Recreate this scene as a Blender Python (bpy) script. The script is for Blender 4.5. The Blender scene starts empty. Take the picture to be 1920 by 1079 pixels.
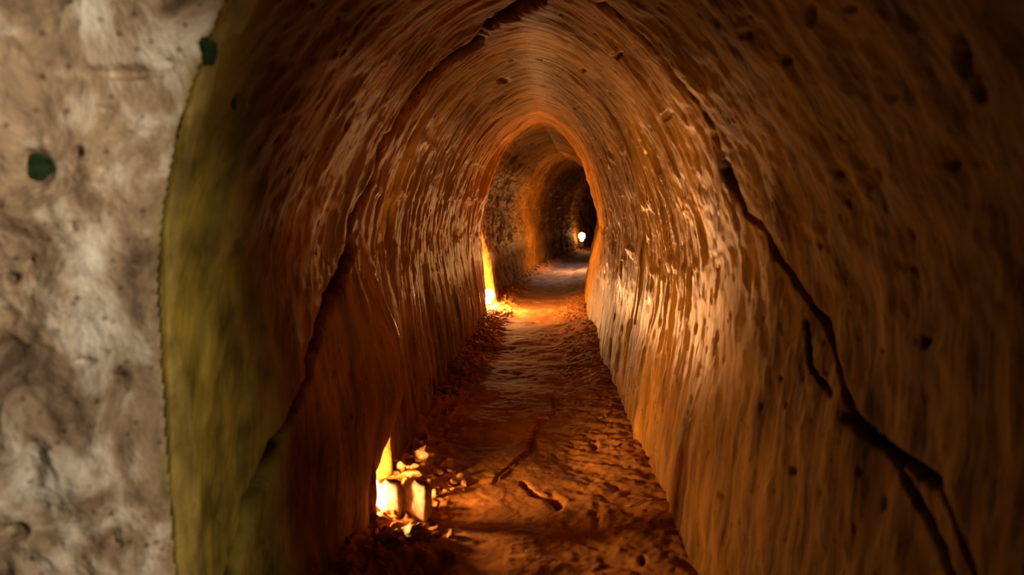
import bpy, math
import numpy as np
from mathutils import Matrix, Vector
rng = np.random.RandomState(7)
sc = bpy.context.scene
COL = sc.collection

# ------------------------------------------------------------------ camera, world, exposure
F = 1400.0
EYE = 0.60
PITCH = math.atan(140 / F)
YAW = math.atan(20 / F)
cam_d = bpy.data.cameras.new('camera')
cam = bpy.data.objects.new('camera', cam_d)
COL.objects.link(cam)
cam_d.sensor_width = 36
cam_d.lens = F / 1920 * 36
cam_d.clip_start = 0.02
cam.location = (0, 0, EYE)
cam.rotation_euler = (math.pi / 2 - PITCH, 0, YAW)
cam_d.dof.use_dof = True
cam_d.dof.focus_distance = 2.6
cam_d.dof.aperture_fstop = 4.6
sc.camera = cam
sc.view_settings.view_transform = 'Standard'
sc.view_settings.look = 'None'
sc.view_settings.gamma = 1
sc.view_settings.use_curve_mapping = False
sc.view_settings.exposure = 0.0

w = bpy.data.worlds.new('world')
sc.world = w
w.use_nodes = True
w.node_tree.nodes['Background'].inputs[0].default_value = (0.75, 0.85, 1.0, 1)
w.node_tree.nodes['Background'].inputs[1].default_value = 0.003

# daylight of the tunnel mouth, behind the camera on the right
ld = bpy.data.lights.new('entrance_daylight', 'AREA')
ld.shape = 'RECTANGLE'; ld.size = 0.20; ld.size_y = 0.5
ld.energy = 3.6; ld.color = (1.0, 0.82, 0.60); ld.spread = math.radians(60)
lo = bpy.data.objects.new('entrance_daylight', ld)
lo.location = (1.00, -0.38, 0.90)
lo.rotation_euler = (Vector((-0.56, 0.72, 0.56)) - Vector(lo.location)).to_track_quat('-Z', 'Y').to_euler()
COL.objects.link(lo)

# added fill from above that lights the far floor, no source seen
ad = bpy.data.lights.new('far_floor_fill', 'AREA')
ad.shape = 'RECTANGLE'; ad.size = 0.2; ad.size_y = 2.6; ad.energy = 1.2; ad.color = (1.0, 0.86, 0.86); ad.spread = math.radians(55)
ao = bpy.data.objects.new('far_floor_fill', ad)
ao.rotation_euler = (0, 0, -0.16); ao.location = (0.46, 7.6, 1.06); COL.objects.link(ao)

# added fill light, unseen on the right, that warms the far chamber walls
pd = bpy.data.lights.new('bend_fill', 'POINT')
pd.energy = 20.0; pd.color = (1.0, 0.46, 0.135); pd.shadow_soft_size = 0.03
po = bpy.data.objects.new('bend_fill', pd)
po.location = (0.66, 7.5, 0.30); COL.objects.link(po)

LAMP_COL = (1.0, 0.48, 0.17)
LAMP_W = {1: 30.0, 2: 42.0, 3: 3.5}

RC = np.array(cam.rotation_euler.to_matrix())
def proj(P):
    q = (P - np.array([0, 0, EYE])) @ RC
    dz = np.maximum(-q[..., 2], 1e-3)
    return np.stack([960 + F * q[..., 0] / dz, 539.5 - F * q[..., 1] / dz], -1)
def unproj(px, py, y=None, z=None):
    d = RC @ np.array([(px - 960) / F, (539.5 - py) / F, -1.0])
    k = y / d[1] if y is not None else (z - EYE) / d[2]
    return np.array([0, 0, EYE]) + d * k

# ------------------------------------------------------------------ noise
TAB = np.random.RandomState(3).rand(65536).astype(np.float32)
def vnoise(x, y, seed=0):
    xi = np.floor(x).astype(np.int64); yi = np.floor(y).astype(np.int64)
    fx = x - xi; fy = y - yi
    fx = fx * fx * fx * (fx * (fx * 6 - 15) + 10); fy = fy * fy * fy * (fy * (fy * 6 - 15) + 10)
    def h(a, b):
        k = (a * 73856093) ^ (b * 19349663) ^ (seed * 83492791 + 1013)
        k = (k ^ (k >> 13)) * 1274126177
        return TAB[(k ^ (k >> 16)) & 65535]
    a = h(xi, yi); b = h(xi + 1, yi); c = h(xi, yi + 1); d = h(xi + 1, yi + 1)
    return (a + (b - a) * fx + (c - a) * fy + (a - b - c + d) * fx * fy) * 2 - 1
def fbm(x, y, oct=4, seed=0, gain=0.5):
    r = 0; g = 1; n = 0
    for i in range(oct):
        r = r + g * vnoise(x, y, seed + i); n += g
        x, y, g = x * 2.03 + 7.1, y * 1.97 + 3.3, g * gain
    return r / n
def ridged(x, y, oct=3, seed=0):
    r = 0; g = 1; n = 0
    for i in range(oct):
        r = r + g * (1 - np.abs(vnoise(x, y, seed + i)) * 2); n += g
        x, y, g = x * 2.07 + 1.7, y * 1.93 + 5.3, g * 0.5
    return r / n
def sstep(a, b, x):
    t = np.clip((x - a) / (b - a), 0, 1)
    return t * t * (3 - 2 * t)
def poly_dist(P, pts):
    """pixel distance of projected points to a polyline, and the position along it 0..1"""
    best = np.full(P.shape[:-1], 1e9); pos = np.zeros(P.shape[:-1])
    pts = np.array(pts, float); n = len(pts) - 1
    for i in range(n):
        a, b = pts[i], pts[i + 1]; ab = b - a
        t = np.clip(((P - a) @ ab) / (ab @ ab), 0, 1)
        d = np.linalg.norm(P - (a + t[..., None] * ab), axis=-1)
        m = d < best
        best = np.where(m, d, best); pos = np.where(m, (i + t) / n, pos)
    return best, pos

# ------------------------------------------------------------------ materials
def mat(name, base, dark, light, rough=0.55, spec=0.5, uvscale=(18, 3, 1), bump=0.5, bdist=0.004, grain=260, attr=None, attr_col=None, iso=False):
    m = bpy.data.materials.new(name); m.use_nodes = True
    nt = m.node_tree; N = nt.nodes; L = nt.links
    b = N['Principled BSDF']
    b.inputs['Specular IOR Level'].default_value = spec
    tc = N.new('ShaderNodeTexCoord')
    src = tc.outputs['Object'] if iso else tc.outputs['UV']
    mp = N.new('ShaderNodeMapping'); mp.inputs['Scale'].default_value = uvscale
    L.new(src, mp.inputs['Vector'])
    n1 = N.new('ShaderNodeTexNoise'); n1.inputs['Scale'].default_value = 1.0; n1.inputs['Detail'].default_value = 7; n1.inputs['Roughness'].default_value = 0.62
    n1.inputs['Distortion'].default_value = 0.4
    L.new(mp.outputs[0], n1.inputs['Vector'])
    r1 = N.new('ShaderNodeValToRGB')
    r1.color_ramp.elements[0].position = 0.37 if iso else 0.30; r1.color_ramp.elements[0].color = (*dark, 1)
    r1.color_ramp.elements[1].position = 0.66 if iso else 0.72; r1.color_ramp.elements[1].color = (*light, 1)
    e = r1.color_ramp.elements.new(0.5); e.color = (*base, 1)
    L.new(n1.outputs['Fac'], r1.inputs['Fac'])
    # large damp patches
    n2 = N.new('ShaderNodeTexNoise'); n2.inputs['Scale'].default_value = 3.1; n2.inputs['Detail'].default_value = 4
    L.new(tc.outputs['Object'], n2.inputs['Vector'])
    mr = N.new('ShaderNodeMapRange'); mr.inputs['From Min'].default_value = 0.35; mr.inputs['From Max'].default_value = 0.65
    mr.inputs['To Min'].default_value = 0.62; mr.inputs['To Max'].default_value = 1.15
    L.new(n2.outputs['Fac'], mr.inputs['Value'])
    mx = N.new('ShaderNodeMix'); mx.data_type = 'RGBA'; mx.blend_type = 'MULTIPLY'; mx.inputs['Factor'].default_value = 1
    L.new(r1.outputs['Color'], mx.inputs[6]); L.new(mr.outputs[0], mx.inputs[7])
    # dark pores
    vo = N.new('ShaderNodeTexVoronoi'); vo.inputs['Scale'].default_value = 1.0
    mp2 = N.new('ShaderNodeMapping'); mp2.inputs['Scale'].default_value = (70, 38, 60) if not iso else (60, 60, 60)
    L.new(src, mp2.inputs['Vector']); L.new(mp2.outputs[0], vo.inputs['Vector'])
    pr = N.new('ShaderNodeValToRGB'); pr.color_ramp.elements[0].position = 0.08; pr.color_ramp.elements[0].color = (0.2, 0.16, 0.14, 1)
    pr.color_ramp.elements[1].position = 0.22; pr.color_ramp.elements[1].color = (1, 1, 1, 1)
    L.new(vo.outputs['Distance'], pr.inputs['Fac'])
    mx2 = N.new('ShaderNodeMix'); mx2.data_type = 'RGBA'; mx2.blend_type = 'MULTIPLY'; mx2.inputs['Factor'].default_value = 0.75
    L.new(mx.outputs[2], mx2.inputs[6]); L.new(pr.outputs['Color'], mx2.inputs[7])
    out = mx2.outputs[2]
    if attr:
        at = N.new('ShaderNodeAttribute'); at.attribute_name = attr
        n3 = N.new('ShaderNodeTexNoise'); n3.inputs['Scale'].default_value = 14; n3.inputs['Detail'].default_value = 6
        L.new(tc.outputs['Object'], n3.inputs['Vector'])
        r3 = N.new('ShaderNodeValToRGB'); r3.color_ramp.elements[0].position = 0.36; r3.color_ramp.elements[0].color = (*[c * 0.35 for c in attr_col], 1)
        r3.color_ramp.elements[1].position = 0.62; r3.color_ramp.elements[1].color = (*attr_col, 1)
        L.new(n3.outputs['Fac'], r3.inputs['Fac'])
        mx3 = N.new('ShaderNodeMix'); mx3.data_type = 'RGBA'
        L.new(at.outputs['Fac'], mx3.inputs['Factor']); L.new(out, mx3.inputs[6]); L.new(r3.outputs['Color'], mx3.inputs[7])
        out = mx3.outputs[2]
    dry_shade = N.new('ShaderNodeAttribute'); dry_shade.attribute_name = 'dry_shade'
    dm = N.new('ShaderNodeMix'); dm.data_type = 'RGBA'; dm.blend_type = 'MULTIPLY'; dm.inputs[7].default_value = (0.55, 0.55, 0.50, 1)  # dry matt areas also darkened: near-wall shade put into the colour
    L.new(dry_shade.outputs['Fac'], dm.inputs['Factor']); L.new(out, dm.inputs[6]); out = dm.outputs[2]
    ck = N.new('ShaderNodeAttribute'); ck.attribute_name = 'crack'          # shade of deep cracks, painted dark into the grooves
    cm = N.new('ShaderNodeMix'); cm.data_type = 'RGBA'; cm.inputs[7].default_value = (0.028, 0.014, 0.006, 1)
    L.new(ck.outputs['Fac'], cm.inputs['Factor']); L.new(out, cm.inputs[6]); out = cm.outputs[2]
    L.new(out, b.inputs['Base Color'])
    sm = N.new('ShaderNodeMapRange'); sm.inputs['To Min'].default_value = spec; sm.inputs['To Max'].default_value = 0.06
    L.new(dry_shade.outputs['Fac'], sm.inputs['Value']); L.new(sm.outputs[0], b.inputs['Specular IOR Level'])
    rr = N.new('ShaderNodeMapRange'); rr.inputs['To Min'].default_value = rough - 0.12; rr.inputs['To Max'].default_value = rough + 0.15
    L.new(n1.outputs['Fac'], rr.inputs['Value'])
    ra = N.new('ShaderNodeMath'); ra.operation = 'MULTIPLY_ADD'; ra.inputs[1].default_value = 0.35; ra.use_clamp = True
    L.new(dry_shade.outputs['Fac'], ra.inputs[0]); L.new(rr.outputs[0], ra.inputs[2]); L.new(ra.outputs[0], b.inputs['Roughness'])
    ng = N.new('ShaderNodeTexNoise'); ng.inputs['Scale'].default_value = grain; ng.inputs['Detail'].default_value = 3
    L.new(tc.outputs['Object'], ng.inputs['Vector'])
    if not iso:
        mp3 = N.new('ShaderNodeMapping'); mp3.inputs['Scale'].default_value = (uvscale[0] * 3.1, uvscale[1] * 2.2, 1)
        L.new(src, mp3.inputs['Vector'])
        n4 = N.new('ShaderNodeTexNoise'); n4.inputs['Scale'].default_value = 1.0; n4.inputs['Detail'].default_value = 4; n4.inputs['Distortion'].default_value = 0.6
        L.new(mp3.outputs[0], n4.inputs['Vector'])
        b3 = N.new('ShaderNodeBump'); b3.inputs['Strength'].default_value = 0.55; b3.inputs['Distance'].default_value = 0.006
        L.new(n4.outputs['Fac'], b3.inputs['Height'])
    b1 = N.new('ShaderNodeBump'); b1.inputs['Strength'].default_value = bump; b1.inputs['Distance'].default_value = bdist
    L.new(n1.outputs['Fac'], b1.inputs['Height'])
    if not iso: L.new(b3.outputs[0], b1.inputs['Normal'])
    b2 = N.new('ShaderNodeBump'); b2.inputs['Strength'].default_value = 0.35; b2.inputs['Distance'].default_value = 0.001
    L.new(ng.outputs['Fac'], b2.inputs['Height']); L.new(b1.outputs[0], b2.inputs['Normal'])
    L.new(b2.outputs[0], b.inputs['Normal'])
    return m

M_WALL = mat('laterite_wall', (0.40, 0.195, 0.028), (0.13, 0.052, 0.008), (0.60, 0.33, 0.065), rough=0.38, spec=0.48, uvscale=(26, 5, 1), bump=0.85, bdist=0.013, attr='algae', attr_col=(0.44, 0.32, 0.055))
M_FLOOR = mat('trodden_floor', (0.42, 0.185, 0.042), (0.26, 0.10, 0.022), (0.52, 0.26, 0.065), rough=0.85, spec=0.1, uvscale=(11, 14, 1), bump=0.6, bdist=0.006, attr='grey', attr_col=(0.34, 0.25, 0.24))
M_FACE = mat('pale_rock', (0.36, 0.255, 0.16), (0.10, 0.062, 0.034), (0.82, 0.76, 0.64), rough=0.7, spec=0.25, uvscale=(16, 12, 11), bump=1.0, bdist=0.02, iso=True, attr='ochre', attr_col=(0.30, 0.225, 0.05))
M_STONE = mat('laterite_stone', (0.45, 0.24, 0.08), (0.22, 0.10, 0.03), (0.60, 0.36, 0.15), rough=0.7, spec=0.3, uvscale=(30, 30, 30), bump=0.6, bdist=0.004, iso=True)
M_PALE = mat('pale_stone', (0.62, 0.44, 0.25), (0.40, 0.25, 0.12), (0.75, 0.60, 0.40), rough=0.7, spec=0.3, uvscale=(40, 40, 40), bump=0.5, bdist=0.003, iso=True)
M_MOSS = mat('moss', (0.035, 0.075, 0.022), (0.010, 0.022, 0.007), (0.09, 0.17, 0.06), rough=0.85, spec=0.15, uvscale=(90, 90, 90), bump=0.8, bdist=0.004, iso=True)
def plain(name, col, rough=0.5, metal=0.0):
    m = bpy.data.materials.new(name); m.use_nodes = True
    nt = m.node_tree; b = nt.nodes['Principled BSDF']
    n = nt.nodes.new('ShaderNodeTexNoise'); n.inputs['Scale'].default_value = 60
    r = nt.nodes.new('ShaderNodeValToRGB')
    r.color_ramp.elements[0].color = (*[c * 0.7 for c in col], 1); r.color_ramp.elements[1].color = (*col, 1)
    nt.links.new(n.outputs['Fac'], r.inputs['Fac']); nt.links.new(r.outputs['Color'], b.inputs['Base Color'])
    b.inputs['Roughness'].default_value = rough; b.inputs['Metallic'].default_value = metal
    return m
M_SOCKET = plain('lamp_socket', (0.05, 0.045, 0.04), 0.5)
M_METAL = plain('lamp_metal', (0.35, 0.3, 0.25), 0.35, 1.0)
M_TWIG = plain('dry_straw', (0.75, 0.5, 0.22), 0.6)
def glow(name, area, watts):
    m = bpy.data.materials.new(name); m.use_nodes = True
    b = m.node_tree.nodes['Principled BSDF']
    b.inputs['Base Color'].default_value = (0.8, 0.8, 0.8, 1)
    b.inputs['Emission Color'].default_value = (*LAMP_COL, 1)
    b.inputs['Emission Strength'].default_value = watts / (math.pi * area)
    return m

# ------------------------------------------------------------------ object helpers
def mesh_from(name, V, Fc, material, normals=None, uv=None, attrs=None, smooth=True):
    me = bpy.data.meshes.new(name)
    V = np.ascontiguousarray(V, np.float32); Fc = np.ascontiguousarray(Fc, np.int32)
    k = Fc.shape[1]
    me.vertices.add(len(V)); me.vertices.foreach_set('co', V.ravel())
    me.loops.add(Fc.size); me.loops.foreach_set('vertex_index', Fc.ravel())
    me.polygons.add(len(Fc)); me.polygons.foreach_set('loop_start', np.arange(0, Fc.size, k, dtype=np.int32))
    if uv is not None:
        l = me.uv_layers.new(name='uv'); l.data.foreach_set('uv', np.ascontiguousarray(uv[Fc.ravel()], np.float32).ravel())
    for an, av in (attrs or {}).items():
        a = me.attributes.new(an, 'FLOAT', 'POINT'); a.data.foreach_set('value', np.ascontiguousarray(av, np.float32))
    me.update(calc_edges=True); me.validate()
    me.polygons.foreach_set('use_smooth', np.full(len(me.polygons), smooth))
    if normals is not None:
        me.normals_split_custom_set_from_vertices(normals.tolist())
    me.materials.append(material)
    return me
def link(name, me, parent=None, loc=None, **props):
    o = bpy.data.objects.new(name, me); COL.objects.link(o)
    if parent: o.parent = parent
    if loc is not None: o.location = loc
    for k, v in props.items(): o[k] = v
    return o
def grid_faces(keep):
    """quads of a grid whose cells are kept, and compact vertex indices"""
    r, c = keep.shape
    idx = np.arange((r + 1) * (c + 1)).reshape(r + 1, c + 1)
    q = np.stack([idx[:-1, :-1], idx[:-1, 1:], idx[1:, 1:], idx[1:, :-1]], -1)[keep]
    used, inv = np.unique(q.ravel(), return_inverse=True)
    return used, inv.reshape(-1, 4)
def grid_normals(P):
    du = np.gradient(P, axis=0); dv = np.gradient(P, axis=1)
    n = np.cross(du, dv); return n / np.maximum(np.linalg.norm(n, axis=-1, keepdims=True), 1e-12)

# ------------------------------------------------------------------ tunnel shape
CD = [-2, 0, 2, 2.8, 4.2, 5.5, 7, 9, 10.5, 12, 13.5, 15]
CX = [0, 0, .0, .030, .085, .16, .31, .64, .93, 1.27, 1.75, 2.5]
def smooth_interp(x, xs, ys):
    g = np.linspace(xs[0], xs[-1], 800); v = np.interp(g, xs, ys)
    k = np.hanning(61); k /= k.sum()
    v = np.convolve(np.pad(v, 30, mode='edge'), k, 'valid')
    return np.interp(x, g, v)
def centre(d): return smooth_interp(d, CD, CX)
def ztop(d): return EYE + smooth_interp(d, [-2, 0.5, 1, 2, 3, 4.6, 7, 15], [.40, .40, .42, .49, .53, .56, .56, .56])
def width_of(z):                                 # half width against height, for a 1.15 m high profile
    z = np.asarray(z, float)
    lo_ = 0.292 + 0.062 * sstep(0, 0.55, z)
    q = np.clip((z - 0.50) / 0.66, 0, 1)
    return lo_ * np.maximum(1 - q ** 1.9, 0) ** 0.56
NU = 430
zz = np.concatenate([np.linspace(-0.05, 1.1, 1500), 1.16 - np.linspace(0.06 ** .5, 0, 400)[1:] ** 2])
ww = width_of(np.clip(zz, 0, 2)); ww[-1] = 0
arc = np.concatenate([[0], np.cumsum(np.hypot(np.diff(zz), np.diff(ww)))])
ua = np.linspace(0, arc[-1], NU)
uz = np.interp(ua, arc, zz); uw = np.interp(ua, arc, ww)
# full ring: left foot ... apex ... right foot
Z0 = np.concatenate([uz, uz[::-1][1:]]); W0 = np.concatenate([-uw, uw[::-1][1:]])
A0 = np.concatenate([ua - arc[-1], (arc[-1] - ua[::-1])[1:]])
# outward direction in the ring plane
tx = np.gradient(W0); tz = np.gradient(Z0); ln = np.hypot(tx, tz)
NX, NZ = -tz / ln, tx / ln
k = np.hanning(41); k /= k.sum()
NX = np.convolve(np.pad(NX, 20, mode='edge'), k, 'valid'); NZ = np.convolve(np.pad(NZ, 20, mode='edge'), k, 'valid')
# rows along the tunnel: fine near the camera, coarser far off
S = [-1.2]
while S[-1] < 14.0:
    S.append(S[-1] + (0.03 if S[-1] < 0.3 else max(0.0036, 0.0042 * S[-1])))
S = np.array(S)
ss, aa = np.meshgrid(S, A0, indexing='ij')
z0 = np.broadcast_to(Z0, ss.shape); w0 = np.broadcast_to(W0, ss.shape)
slant = 0.42 * np.clip(z0 / 1.15, 0, 1) ** 2 * sstep(0.0, 0.9, ss)
dd = ss + slant
zt = ztop(dd)
zb = np.where(z0 > 0.5, 0.5 + (z0 - 0.5) * (zt - 0.5) / 0.66, z0)
wb = w0 * (1 + 0.05 * sstep(4.7, 5.2, dd)) - (w0 < 0) * 0.052 * (1 - sstep(0, 0.55, z0)) * (1 - sstep(0.85, 1.3, dd))
P0 = np.stack([centre(dd) + wb, dd, zb], -1)
px = proj(P0)
vis = (dd > 0.35)
left = aa < 0
# displacement, outward positive
wl = 0.10 * vnoise(ss * 2.3, aa * 2.0, 91)
D = 0.020 * fbm(ss * 1.7, aa * 1.6, 3, 1)
amp = 0.25 + 0.75 * sstep(1.05, 1.7, dd)                      # the chiselled stretch starts beyond the ring crack
rough_far = sstep(4.6, 5.1, dd)
D += amp * 0.0085 * fbm(ss * 9 + wl * 9, aa * 1.7, 3, 11)
D -= amp * 0.0065 * ridged(ss * 17 + wl * 12, aa * 2.6, 3, 21)
D += amp * 0.0040 * fbm(ss * 48 + wl * 30, aa * 7, 3, 31)
D += 0.0026 * fbm(ss * 30, aa * 26, 4, 41)
D += (1 - amp) * (0.018 * fbm(ss * 6, aa * 4, 4, 51) + 0.006 * fbm(ss * 24, aa * 17, 3, 55))
D += rough_far * left * (0.030 * fbm(ss * 5.5, aa * 7, 4, 61) + 0.010 * ridged(ss * 15, aa * 13, 3, 63))
# gouged chisel ends about half way up
blob = ridged(ss * 7 + wl * 5, aa * 5.5, 2, 71)
D -= 0.006 * sstep(0.45, 0.9, blob) * amp * sstep(0.3, 0.5, z0) * sstep(0.95, 0.75, z0)
# arch rib (lip) that narrows the tunnel, the tunnel widening behind it
rib = np.exp(-((ss + 0.34 - 4.45) / 0.10) ** 2)
D -= 0.035 * rib * sstep(0.25, 0.75, z0)
D += 0.055 * sstep(4.55, 4.8, ss + 0.34) * sstep(0.3, 0.8, z0) * (1 - 0.5 * sstep(6, 7, ss))
# lamp niches (side, d0, half length at foot, height, depth)
NICHES = [(-1, 1.435, 0.12, 0.75, 0.080), (-1, 4.46, 0.28, 0.50, 0.085)]
nich = np.zeros_like(D)
for sd, d0, hl, hh, dep in NICHES:
    up = np.clip(z0 / hh, 0, 1)
    half = hl * (1 - up) ** (1.25 if d0 < 2 else 0.55) + 1e-4
    e = (half - np.abs(dd - d0 - (0.70 if d0 < 2 else 0.25) * z0) * (1 + 0.12 * fbm(ss * 9, aa * 9, 2, 81))) / 0.055
    m_ = sstep(0, 1, e) * (z0 < hh) * ((aa < 0) if sd < 0 else (aa > 0))
    nich = np.maximum(nich, m_ * dep)
D += nich
# near lip of the first niche stands proud and shields the bulb from the viewer
D -= 0.018 * np.exp(-((dd - 1.325) / 0.05) ** 2) * (aa < 0) * (1 - sstep(0.05, 0.2, z0))
_e = dd - 1.43 - 0.35 * z0
D -= 0.072 * np.exp(-(_e / np.where(_e < 0, 0.22, 0.05)) ** 2) * (aa < 0) * sstep(0.02, 0.26, z0) * (1 - sstep(0.28, 0.62, z0))
# the long crack that runs round the tunnel, widths in metres
CR_L = [(430, 1110), (450, 1060), (468, 990), (470, 935), (500, 880), (522, 810), (552, 760), (580, 700), (592, 640), (612, 560), (640, 480), (655, 405), (690, 335), (712, 270), (745, 225), (780, 170), (830, 120), (880, 85), (920, 48), (975, 18), (1040, -4), (1060, -12)]
CR_R = [(1060, -12), (1130, 5), (1180, 35), (1240, 95), (1290, 160), (1340, 230), (1375, 310), (1400, 370), (1420, 400), (1450, 430), (1470, 485), (1510, 555), (1540, 600), (1570, 680), (1598, 785), (1640, 830), (1690, 865), (1740, 905), (1770, 960), (1800, 1040), (1830, 1110)]
CR_B = [(1655, 840), (1680, 890), (1712, 960), (1745, 1030), (1775, 1100)]
CR_C = [(1515, 600), (1530, 690), (1565, 745)]
CRK_SHADE = np.zeros_like(D)
def groove(line, w_m, dep, side, jit=1.0):
    global D
    m = vis & ((aa < 0.05) if side < 0 else (aa > -0.05)) & (dd < 3.2)
    P = px[m] + np.stack([5 * fbm(ss[m] * 22, aa[m] * 22, 3, 101), 5 * fbm(ss[m] * 20, aa[m] * 20, 3, 111)], -1) * jit
    dist, pos = poly_dist(P, line)
    wv = w_m * (0.95 + 0.35 * vnoise(pos * 17, pos * 0, 121))
    g = np.exp(-(dist / wv) ** 2)
    t = np.zeros_like(D); t[m] = dep * g
    D = D + t
    CRK_SHADE[m] = np.maximum(CRK_SHADE[m], sstep(0.30, 0.75, g))
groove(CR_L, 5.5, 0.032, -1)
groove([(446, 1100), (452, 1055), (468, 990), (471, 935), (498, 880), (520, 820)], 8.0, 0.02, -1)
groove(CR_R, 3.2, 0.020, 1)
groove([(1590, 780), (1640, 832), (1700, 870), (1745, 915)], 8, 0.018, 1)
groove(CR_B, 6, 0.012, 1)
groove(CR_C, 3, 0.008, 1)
# step of the wall at the crack: inside of the ring sits a little deeper on the left
# holes and pits seen in the walls: px, py, radii in px, depth
PITS = [(1808, 110, 15, 52, .03), (1832, 170, 14, 30, .03), (1620, 345, 22, 20, .014), (1640, 330, 10, 14, .016), (1726, 640, 11, 14, .02), (1534, 22, 9, 26, .018),
        (1600, 15, 12, 10, .012), (1256, 216, 7, 9, .02), (1160, 102, 10, 6, .016), (1480, 712, 5, 9, .012), (1373, 932, 5, 8, .012), (1498, 884, 5, 13, .014), (1210, 290, 5, 8, .012),
        (438, 455, 7, 8, .014), (398, 96, 14, 22, .012), (442, 192, 13, 22, .012), (1690, 500, 14, 10, .010), (1780, 310, 12, 12, .012), (1476, 110, 14, 14, .012), (1400, 60, 12, 10, .012),
        (1680, 180, 12, 12, .010), (1300, 505, 5, 12, .01), (1095, 130, 8, 4, .01), (1010, 108, 7, 4, .012), (960, 110, 9, 4, .012), (945, 150, 14, 6, .012), (1236, 980, 5, 7, .01)]
for cx, cy, rx, ry, dep in PITS:
    m = vis & (np.abs(px[..., 0] - cx) < rx * 2) & (np.abs(px[..., 1] - cy) < ry * 2) & (dd < 4)
    q = np.hypot((px[m][:, 0] - cx) / rx, (px[m][:, 1] - cy) / ry)
    q = q * (1 + 0.25 * vnoise(px[m][:, 0] / rx * 1.5, px[m][:, 1] / ry * 1.5, 131))
    D[m] += (0.6 if cy > 160 or cx > 1300 or cx < 900 else 1.6) * dep * (1 - sstep(0.1, 1.2, q))
# many small random pits
pr_ = np.random.RandomState(5)
for i in range(520):
    side = 1 if pr_.rand() < 0.6 else -1
    s0 = math.exp(pr_.uniform(math.log(0.6), math.log(3.6))); a0 = side * pr_.uniform(0.02, arc[-1] - 0.02)
    r = pr_.uniform(0.0022, 0.0050) * (0.7 + 0.3 * s0) ; el = pr_.uniform(1, 2.6)
    i0, i1 = np.searchsorted(S, [s0 - 3 * r, s0 + 3 * r]); j0, j1 = np.searchsorted(A0, [a0 - 3 * r * el, a0 + 3 * r * el])
    if i1 - i0 < 2 or j1 - j0 < 2: continue
    q = np.hypot((ss[i0:i1, j0:j1] - s0) / r, (aa[i0:i1, j0:j1] - a0) / (r * el))
    D[i0:i1, j0:j1] += 1.3 * r * (1 - sstep(0.3, 1.2, q))
D *= (1 - 0.85 * sstep(arc[-1] * 0 + 0.012, 0, np.abs(aa)) * 0)
D = np.where(left, D * (0.12 + 0.88 * sstep(0.74, 0.86, dd)), D)
P = P0 + D[..., None] * np.stack([np.broadcast_to(NX, ss.shape), np.zeros_like(ss), np.broadcast_to(NZ, ss.shape)], -1)
Nn = grid_normals(P)
chk = (Nn[200, 40] @ np.array([1.0, 0, 0]))                     # left wall must face +x
flip = chk < 0
if flip: Nn = -Nn
algae = (sstep(1.10, 0.88, dd + 0.10 * fbm(ss * 3, aa * 3, 3, 141)) * left * (dd > 0.5))
algae = algae * (0.35 + 0.65 * sstep(0.95, 0.65, z0))
uvg = np.stack([ss, aa + 3], -1)
cd = (dd[:-1, :-1] + dd[1:, 1:]) / 2; ca = (aa[:-1, :-1] + aa[1:, 1:]) / 2
alive = ~((ca < 0) & (cd < 0.715)) & ~((ca > 0) & (cd < 0.25))
LIM = arc[-1] * 0.46                                             # where the walls turn into the ceiling
dry_shade = np.clip(sstep(1.35, 0.95, dd + 0.12 * fbm(ss * 4, aa * 4, 3, 151)) + 0.55 * sstep(0.85, 1.0, z0) + 0.5 * rough_far * left + 0.6 * sstep(0.36, 0.20, z0), 0, 1)
Dr = dry_shade.reshape(-1)
Vf = P.reshape(-1, 3); Nf = Nn.reshape(-1, 3); Uf = uvg.reshape(-1, 2); Af = algae.reshape(-1)
def shell(name, keep):
    used, q = grid_faces(keep)
    if not flip: q = q[:, ::-1]
    me = mesh_from(name, Vf[used], q, M_WALL, normals=Nf[used], uv=Uf[used], attrs={'algae': Af[used], 'dry_shade': Dr[used], 'crack': CRK_SHADE.reshape(-1)[used]})
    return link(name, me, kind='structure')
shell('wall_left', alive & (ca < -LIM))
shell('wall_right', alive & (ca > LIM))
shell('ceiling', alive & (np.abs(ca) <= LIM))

# ------------------------------------------------------------------ floor
FU = np.linspace(-1, 1, 230)
SF = [-1.2]
while SF[-1] < 14.0:
    SF.append(SF[-1] + (0.03 if SF[-1] < 0.9 else max(0.0032, 0.0030 * SF[-1])))
SF = np.array(SF)
fs, fu = np.meshgrid(SF, FU, indexing='ij')
fx = fu * 0.42
X = centre(fs) + fx
H = 0.010 * fbm(X * 4, fs * 2.2, 3, 201) + 0.0045 * fbm(X * 9, fs * 9, 4, 211) + 0.0016 * fbm(X * 45, fs * 45, 3, 221)
H += 0.030 * sstep(0.10, 0.30, np.abs(fx))                        # dished by feet
Lr = sstep(-0.13, -0.24, fx + 0.03 * fbm(fs * 5, fx * 5, 2, 222)) # rubbly left foot
H += Lr * (0.020 * ridged(X * 22, fs * 22, 3, 231) + 0.012 * fbm(X * 60, fs * 60, 3, 235))
Rr = sstep(0.06, 0.17, fx + 0.03 * fbm(fs * 5, fx * 5, 2, 232))   # scratched right side
H += Rr * (0.0055 * ridged(X * 30 + fs * 24, fs * 7 - X * 8, 3, 241) + 0.003 * fbm(X * 70, fs * 70, 2, 245))
H += 0.005 * sstep(2.1, 2.6, fs) * fbm(fs * 4.5 + 0.5 * X, X * 1.6, 2, 251) * (1 - Lr)    # worn ripples across
PF = np.stack([X, fs, H], -1)
pf = proj(PF)
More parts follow.
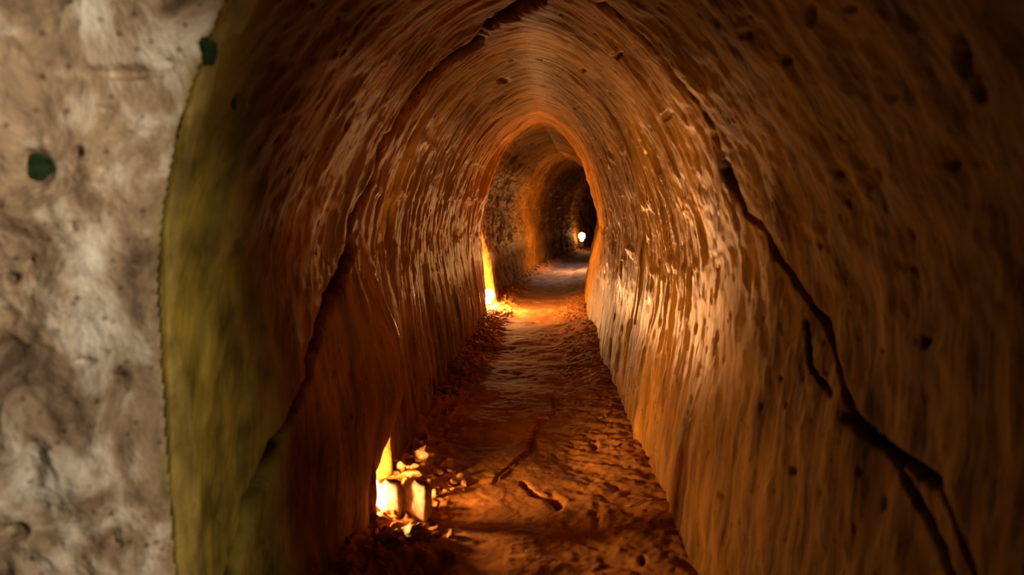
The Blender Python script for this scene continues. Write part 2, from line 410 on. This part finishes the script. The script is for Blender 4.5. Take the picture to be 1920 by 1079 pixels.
def fgroove(line, w, dep, step=0.0, side=None):
    global H
    m = (fs > 0.9) & (fs < 3.4)
    Q = pf[m] + np.stack([4 * fbm(X[m] * 30, fs[m] * 30, 3, 301), 4 * fbm(X[m] * 30, fs[m] * 30, 3, 311)], -1)
    d_, _ = poly_dist(Q, line); d_ = d_ * fs[m] / F
    t = np.zeros_like(H); t[m] = dep * np.exp(-(d_ / w) ** 2)
    H = H - t
FC = [(1030, 742), (1038, 775), (1030, 786), (1008, 790), (1005, 812), (995, 830), (992, 848), (975, 862), (945, 888), (925, 905)]
fgroove(FC, 0.0022, 0.007)
fgroove([(980, 906), (1000, 925), (1035, 935), (1050, 950)], 0.004, 0.012)
fgroove([(1035, 935), (1046, 944)], 0.010, 0.014)
# the crust to the left of the crack stands a finger-width higher
xc = np.array([unproj(a, b, z=0.0) for a, b in FC + [(800, 905)]])
yy_ = xc[:, 1][::-1]; xx_ = xc[:, 0][::-1]
cross = np.interp(fs, yy_, xx_)
inside = (fs > yy_[0]) & (fs < 2.55)
H += 0.005 * sstep(0.004, -0.004, (X - cross)) * sstep(yy_[0], yy_[0] + 0.03, fs) * sstep(2.6, 2.35, fs) * (1 - Lr)
for cx, cy, rx, ry, dep in [(1205, 1050, 7, 12, .02), (1120, 970, 10, 26, .004), (1225, 985, 8, 8, .01), (1180, 760, 14, 6, .012), (1115, 835, 10, 10, .012), (920, 655, 40, 4, .018), (830, 790, 45, 30, .02), (780, 1060, 70, 28, .03)]:
    q = np.hypot((pf[..., 0] - cx) / rx, (pf[..., 1] - cy) / ry) * (1 + 0.3 * vnoise(X * 25, fs * 25, 321))
    H -= dep * (1 - sstep(0.4, 1.2, q)) * (fs > 0.9)
PF[..., 2] = H
grey = sstep(4.9, 6.2, fs + 0.3 * fbm(X * 3, fs * 3, 3, 331) + 0.25 * fx) * (1 - 0.7 * Lr)
used, q = grid_faces(np.ones((len(SF) - 1, len(FU) - 1), bool))
nf = grid_normals(PF)
if nf[100, 100, 2] < 0: nf = -nf
c = np.cross(PF[1, 0] - PF[0, 0], PF[0, 1] - PF[0, 0])
q = q if c[2] < 0 else q[:, ::-1]
me = mesh_from('floor', PF.reshape(-1, 3), q, M_FLOOR, uv=np.stack([fs, X], -1).reshape(-1, 2), attrs={'grey': grey.reshape(-1)})
link('floor', me, kind='structure')
def floor_z(x, y):
    i = int(np.clip(np.searchsorted(SF, y), 1, len(SF) - 2)); j = int(np.clip((x - float(centre(y))) / 0.42 * 114.5 + 114.5, 0, 229))
    return float(H[i, j])

# ------------------------------------------------------------------ pale rock face beside the camera
NV, NH = 520, 300
tv = np.linspace(-0.12, 1.35, NV)
tu = np.concatenate([np.linspace(0, 0.72, 250) ** 1.0, 0.72 + 0.28 * np.linspace(0, 1, 52)[1:]])[:NH]
vv, uu = np.meshgrid(tv, tu, indexing='ij')
# plan path: far left -> corner -> back along the tunnel wall
path = np.array([(-0.95, 0.40), (-0.70, 0.545), (-0.52, 0.632), (-0.42, 0.672), (-0.362, 0.698), (-0.350, 0.705), (-0.346, 0.716), (-0.348, 0.76), (-0.372, 0.82), (-0.39, 0.86)])
pl = np.concatenate([[0], np.cumsum(np.linalg.norm(np.diff(path, axis=0), axis=1))]); pl /= pl[-1]
gx = np.interp(uu, pl, path[:, 0]); gy = np.interp(uu, pl, path[:, 1]) + 0.012
zt_ = float(ztop(0.78))
wz = width_of(np.clip(np.where(vv > 0.5, 0.5 + (vv - 0.5) * 0.66 / (zt_ - 0.5), vv), 0, 1.14))
wz = wz + 0.052 * (1 - sstep(0, 0.55, vv))
gx = gx + (0.346 - wz) * sstep(-0.60, -0.36, gx) + 0.003
tx_ = np.gradient(gx, axis=1); ty_ = np.gradient(gy, axis=1); l_ = np.hypot(tx_, ty_)
n2x, n2y = ty_ / l_, -tx_ / l_
pa = np.cumsum(l_, axis=1)
DD = 0.016 * fbm(pa * 7, vv * 6, 3, 401) + 0.011 * fbm(pa * 24, vv * 15, 4, 411) + 0.009 * ridged(pa * 16 + vv * 9, vv * 13 - pa * 4, 3, 421) + 0.0022 * fbm(pa * 80, vv * 80, 3, 431)
fade = 1 - 0.88 * sstep(-0.45, -0.36, gx)
DD *= fade
FP = np.stack([gx + n2x * DD, gy + n2y * DD, vv], -1)
fp = proj(FP)
for cx, cy, rx, ry, dep in [(145, 287, 11, 13, .016), (190, 317, 12, 9, .014), (150, 387, 8, 8, .010), (135, 425, 9, 12, .012), (22, 520, 13, 12, .014), (58, 488, 9, 9, .008), (195, 207, 10, 10, .012),
                            (245, 135, 75, 14, .014), (62, 318, 36, 40, .014), (344, 250, 7, 40, .014), (215, 710, 16, 14, .01), (235, 715, 8, 22, .014), (160, 680, 26, 10, .01), (60, 870, 30, 40, .012), (215, 1020, 12, 20, .014), (30, 1000, 30, 16, .012), (310, 120, 30, 10, .008)]:
    q_ = np.hypot((fp[..., 0] - cx) / rx, (fp[..., 1] - cy) / ry)
    q_ = q_ * (1 + 0.3 * vnoise(fp[..., 0] / rx * 1.5, fp[..., 1] / ry * 1.5, 441))
    k_ = dep * (1 - sstep(0.35, 1.15, q_))
    FP[..., 0] -= n2x * k_; FP[..., 1] -= n2y * k_
used, q = grid_faces(np.ones((NV - 1, NH - 1), bool))
e1 = FP[250, 121] - FP[250, 120]; e2 = FP[251, 120] - FP[250, 120]
n_ = np.cross(e1, e2)
q = q if n_[1] > 0 else q[:, ::-1]
ochre = np.maximum(sstep(0.712, 0.722, gy + 0.006 * fbm(pa * 14, vv * 14, 3, 451)), 0.6 * sstep(0.43, 0.38, uu + 0.05 * fbm(pa * 6, vv * 6, 3, 452)))
me = mesh_from('wall_entrance', FP.reshape(-1, 3), q, M_FACE, uv=np.stack([pa, vv], -1).reshape(-1, 2), attrs={'ochre': ochre.reshape(-1)})
link('wall_entrance', me, kind='structure')
def face_point(cx, cy):
    k = np.argmin(np.hypot(fp[..., 0] - cx, fp[..., 1] - cy)); i, j = np.unravel_index(k, fp.shape[:2])
    return FP[i, j], np.array([n2x[i, j], n2y[i, j], 0])
def wall_point(cx, cy):
    qd = np.hypot(px[..., 0] - cx, px[..., 1] - cy) + (dd < 0.72) * 1e5
    i, j = np.unravel_index(np.argmin(qd), qd.shape)
    return P[i, j], Nn[i, j]

# ------------------------------------------------------------------ lamps
def lathe(prof, seg=20):
    V = []; Fc = []
    for r, z in prof:
        for k_ in range(seg):
            a = 2 * math.pi * k_ / seg; V.append((r * math.cos(a), r * math.sin(a), z))
    for i in range(len(prof) - 1):
        for k_ in range(seg):
            Fc.append((i * seg + k_, i * seg + (k_ + 1) % seg, (i + 1) * seg + (k_ + 1) % seg, (i + 1) * seg + k_))
    return np.array(V), np.array(Fc)
def make_lamp(loc, label, watts, scale=1.0, tilt=(0, 0, 0)):
    root = bpy.data.objects.new('niche_lamp', None); COL.objects.link(root)
    root.location = loc; root.rotation_euler = tilt
    root['label'] = label; root['category'] = 'lamp'; root['group'] = 'electric lamps lighting the tunnel'
    R = 0.028 * scale
    prof = [(0.001, 0.125 * scale)]
    for t in np.linspace(0.12, 0.80, 9):
        a = math.pi * t
        prof.append((R * math.sin(a), 0.097 * scale + R * math.cos(a)))
    prof += [(0.012 * scale, 0.062 * scale), (0.0115 * scale, 0.048 * scale)]
    V, Fc = lathe(prof)
    area = 4 * math.pi * R * R * 0.9
    # the emission of the bulb is what lights the niche
    bm_ = glow('bulb_glow', area, watts)
    link('bulb', mesh_from('bulb', V, Fc, bm_), root)
    V, Fc = lathe([(0.0119 * scale, 0.056 * scale), (0.0135 * scale, 0.054 * scale), (0.0122 * scale, 0.051 * scale), (0.0135 * scale, 0.048 * scale), (0.0122 * scale, 0.045 * scale), (0.0135 * scale, 0.042 * scale), (0.013 * scale, 0.034 * scale)])
    link('screw_collar', mesh_from('screw_collar', V, Fc, M_METAL), root)
    V, Fc = lathe([(0.0165 * scale, 0.046 * scale), (0.019 * scale, 0.042 * scale), (0.019 * scale, 0.014 * scale), (0.026 * scale, 0.010 * scale), (0.027 * scale, 0.0), (0.001, -0.001)])
    link('socket', mesh_from('socket', V, Fc, M_SOCKET), root)
    return root
LAMP1 = (-0.407, 1.400)
make_lamp((LAMP1[0], LAMP1[1], 0.042), 'glowing lamp low in the left wall niche nearest the viewer', LAMP_W[1], 0.85, (0, 1.5, 0.1))
L2 = unproj(916, 560, y=4.50)
make_lamp((L2[0], L2[1], L2[2] - 0.10), 'glowing lamp in the second left niche beyond the arch rib', LAMP_W[2], 1.25)
L3 = unproj(1091, 441, y=11.4)
make_lamp((L3[0], L3[1], L3[2] - 0.19), 'distant glowing lamp at the far bend on the right', LAMP_W[3], 1.8)

# ------------------------------------------------------------------ stones and clods
def stone_mesh(name, seed, sub, material, facets=14, squash=(1, 0.8, 0.6), rough=0.05):
    import bmesh
    bm = bmesh.new(); bmesh.ops.create_icosphere(bm, subdivisions=sub, radius=1.0)
    r = np.random.RandomState(seed)
    pl_ = r.normal(size=(facets, 3)); pl_ /= np.linalg.norm(pl_, axis=1, keepdims=True); h = r.uniform(0.55, 0.9, facets)
    V = np.array([v.co[:] for v in bm.verts])
    dots = V @ pl_.T
    lim = np.where(dots > 0.05, h / np.maximum(dots, 0.05), 9).min(axis=1)
    V = V * np.minimum(1.0, lim)[:, None]
    V *= (1 + rough * fbm(V[:, 0] * 3 + seed, V[:, 1] * 3 + V[:, 2] * 2.3, 3, seed))[:, None]
    V *= np.array(squash)
    Fc = np.array([[v.index for v in f.verts] for f in bm.faces]); bm.free()
    return mesh_from(name, V, Fc, material, smooth=False)
PROT = [stone_mesh('stone', 500 + i, 2, M_STONE, squash=sq) for i, sq in enumerate([(1, .8, .6), (1, .65, .5), (.9, .9, .7), (1, .55, .65), (1, .9, .4), (.8, 1, .6)])]
BIG = [stone_mesh('clod', 600 + i, 4, M_STONE, facets=20, squash=sq, rough=0.10) for i, sq in enumerate([(1, .8, .6), (1, .7, .55), (.9, .8, .75)])]
PALE = [stone_mesh('pale_stone', 700 + i, 3, M_PALE, facets=10, squash=sq) for i, sq in enumerate([(.9, .5, 1), (1, .5, .9), (1, .8, .6)])]
def block_mesh(name, seed, squash):
    import bmesh
    bm = bmesh.new(); bmesh.ops.create_icosphere(bm, subdivisions=4, radius=1.0)
    V = np.array([v.co[:] for v in bm.verts]); Fc = np.array([[v.index for v in f.verts] for f in bm.faces]); bm.free()
    V = V / np.abs(V).max(axis=1, keepdims=True) * 0.55 + V * 0.42
    V *= (1 + 0.16 * fbm(V[:, 0] * 2.5 + seed, V[:, 1] * 2.5 + V[:, 2] * 2.1, 4, seed))[:, None]
    return mesh_from(name, V * np.array(squash), Fc, M_PALE)
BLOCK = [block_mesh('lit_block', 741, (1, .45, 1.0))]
def put_stone(cx, cy, r_px, label, group=None, protos=PROT, name='stone', sink=0.25, rot=None, cat='stone', sc3=(1, 1, 1)):
    g = unproj(cx, cy, z=0.03)
    zf = floor_z(g[0], g[1]); g = unproj(cx, cy, z=zf + 0.004)
    r = r_px * g[1] / F
    o = link(name, protos[rng.randint(len(protos))])
    o.scale = (r * sc3[0], r * sc3[1], r * sc3[2])
    o.rotation_euler = rot if rot is not None else (rng.uniform(-.4, .4), rng.uniform(-.4, .4), rng.uniform(0, 6.28))
    zf = floor_z(g[0], g[1])
    o.location = (g[0], g[1], zf + r * 0.55 * sc3[2] * (1 - 2 * sink) + 0.0)
    o['label'] = label; o['category'] = cat
    if group: o['group'] = group
    return o
# the ones that can be told apart
slab = stone_mesh('slab', 901, 4, M_STONE, facets=16, squash=(0.080, 0.016, 0.16), rough=0.08)  # added to block the first lamp's light from near walls and ceiling
link('lamp_shield', slab, loc=(-0.346, 1.366, 0.055), label='dark flat slab added at the wall corner to shield the nearest lamp', category='stone').rotation_euler = (0.05, 0.08, -0.05)
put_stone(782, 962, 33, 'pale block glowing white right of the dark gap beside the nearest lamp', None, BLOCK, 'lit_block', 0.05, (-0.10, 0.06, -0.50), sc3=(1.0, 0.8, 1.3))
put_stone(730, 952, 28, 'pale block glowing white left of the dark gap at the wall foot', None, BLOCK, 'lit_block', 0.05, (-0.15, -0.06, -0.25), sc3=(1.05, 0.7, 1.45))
put_stone(819, 952, 9, 'upper of two small stones casting long floor shadows', None, PROT, 'stone', -0.1, sc3=(1, 1, 1.5))
put_stone(822, 972, 10, 'lower of two small stones casting long floor shadows', None, PROT, 'stone', -0.1, sc3=(1, 1, 1.4))
put_stone(796, 860, 30, 'largest clod behind the nearest lamp on the left', None, BIG, 'clod', 0.2, cat='clod')
put_stone(838, 880, 20, 'rough clod on the crust right of the largest clod', None, BIG, 'clod', 0.25, cat='clod')
put_stone(776, 905, 20, 'angular stone just behind the white glowing blocks', None, PROT, 'stone', 0.1)
put_stone(752, 872, 17, 'angular stone at the wall foot behind the lamp', None, PROT, 'stone', 0.1)
put_stone(852, 905, 15, 'flat lit stone at the upper edge of the shadow wedge', None, PROT, 'stone', 0.2)
put_stone(724, 1012, 24, 'dark clod under the glowing blocks at the left wall', None, BIG, 'clod', 0.15, cat='clod')
put_stone(778, 1032, 34, 'big dark clod at the bottom edge left of the floor', None, BIG, 'clod', 0.2, cat='clod')
put_stone(842, 1040, 22, 'smaller dark clod right of the big bottom one', None, BIG, 'clod', 0.2, cat='clod')
# the rubble round the nearest lamp
r_ = np.random.RandomState(21); n = 0
taken = []
def free(cx, cy, r):
    return all(math.hypot(cx - a, cy - b) > (r + c) * 0.62 for a, b, c in taken)
while n < 85:
    cx, cy = r_.uniform(705, 880), r_.uniform(830, 1070)
    if cx < 745 - (cy - 830) * 0.25 or cx > 800 + 75 * math.sin((cy - 800) / 270 * math.pi) : continue
    r = r_.uniform(5, 13) * (1.15 if cy > 980 else 1)
    if 905 < cy < 985 and 700 < cx < 812: continue
    if 920 < cy < 985 and cx > 826: continue
    if not free(cx, cy, r): continue
    taken.append((cx, cy, r)); n += 1
    k = 0 if cy < 910 else (1 if cx > 808 and cy < 990 else 2)
    put_stone(cx, cy, r, ['small lit rubble stone behind the white glowing blocks', 'small rubble stone right of the white glowing blocks', 'small rubble stone on the floor before the white glowing blocks'][k],
              ['rubble behind the nearest lamp', 'rubble right of the nearest lamp', 'rubble before the nearest lamp'][k])
# clods along the left foot further in
n = 0
while n < 80:
    y = math.exp(r_.uniform(math.log(2.0), math.log(9.5)))
    x = float(centre(y)) - 0.305 + abs(r_.normal(0, 0.045)) + 0.01
    g = proj(np.array([x, y, 0.02])); r = r_.uniform(0.009, 0.026) * F / y
    n += 1
    k = 0 if y < 4.1 else 1
    put_stone(g[0], g[1], r, ['dark clod at the left wall foot between the first and second lamp', 'clod at the left wall foot by or beyond the second lamp'][k],
              ['clods along the left foot before the second lamp', 'clods along the left foot from the second lamp on'][k])
n = 0
while n < 24:
    y = math.exp(r_.uniform(math.log(1.5), math.log(5.0)))
    x = float(centre(y)) + 0.28 - abs(r_.normal(0, 0.05))
    g = proj(np.array([x, y, 0.02])); r = r_.uniform(0.006, 0.013) * F / y
    n += 1
    put_stone(g[0], g[1], r, 'small clod at the foot of the right wall', 'clods along the right wall foot', sink=0.35)

# straw lying on the right of the floor
def tube(pts, r, seg=8):
    V = []; Fc = []
    for i, p in enumerate(pts):
        p = np.array(p); d_ = np.array(pts[min(i + 1, len(pts) - 1)]) - np.array(pts[max(i - 1, 0)]); d_ = d_ / np.linalg.norm(d_)
        a = np.cross(d_, [0, 0, 1]); a /= np.linalg.norm(a); b = np.cross(a, d_)
        rr = r * (0.55 if i in (0, len(pts) - 1) else 1)
        for k_ in range(seg):
            t = 2 * math.pi * k_ / seg; V.append(p + rr * (math.cos(t) * a + math.sin(t) * b))
    for i in range(len(pts) - 1):
        for k_ in range(seg):
            Fc.append((i * seg + k_, i * seg + (k_ + 1) % seg, (i + 1) * seg + (k_ + 1) % seg, (i + 1) * seg + k_))
    Fc.append(tuple(range(3, -1, -1))); Fc.append(tuple(len(V) - seg + k_ for k_ in range(4)))
    return np.array(V), np.array(Fc)
pts = []
for t in np.linspace(0, 1, 7):
    g = unproj(1172 + 40 * t, 941 + 1.5 * math.sin(t * 5), z=0.03)
    pts.append((g[0], g[1], floor_z(g[0], g[1]) + 0.004))
V, Fc = tube(pts, 0.0016)
link('straw', mesh_from('straw', V, Fc, M_TWIG), label='pale bit of straw lying on the right of the floor', category='straw')

# moss clumps in the holes of the near wall
def moss(cx, cy, r_px, label, onface, sc3, seed):
    p, n_ = face_point(cx, cy) if onface else wall_point(cx, cy)
    r = r_px * p[1] / F
    me = stone_mesh('moss_clump', seed, 4, M_MOSS, facets=12, squash=sc3, rough=0.35)
    me.polygons.foreach_set('use_smooth', np.ones(len(me.polygons), bool))
    o = link('moss_clump', me, label=label, category='moss')
    o.scale = (r, r, r); o.location = p - n_ * 0.0
    return o
moss(60, 318, 36, 'green moss clump in a hollow of the pale rock', True, (1, .35, 1.05), 801)
moss(96, 300, 12, 'small dark moss tuft right of the green clump', True, (1.2, .4, .6), 804)
moss(384, 86, 28, 'dark moss clump high above the algae strip', False, (.4, .8, 1.1), 802)
moss(442, 190, 24, 'lower dark moss clump on the brown left wall', False, (.4, .7, 1.3), 803)
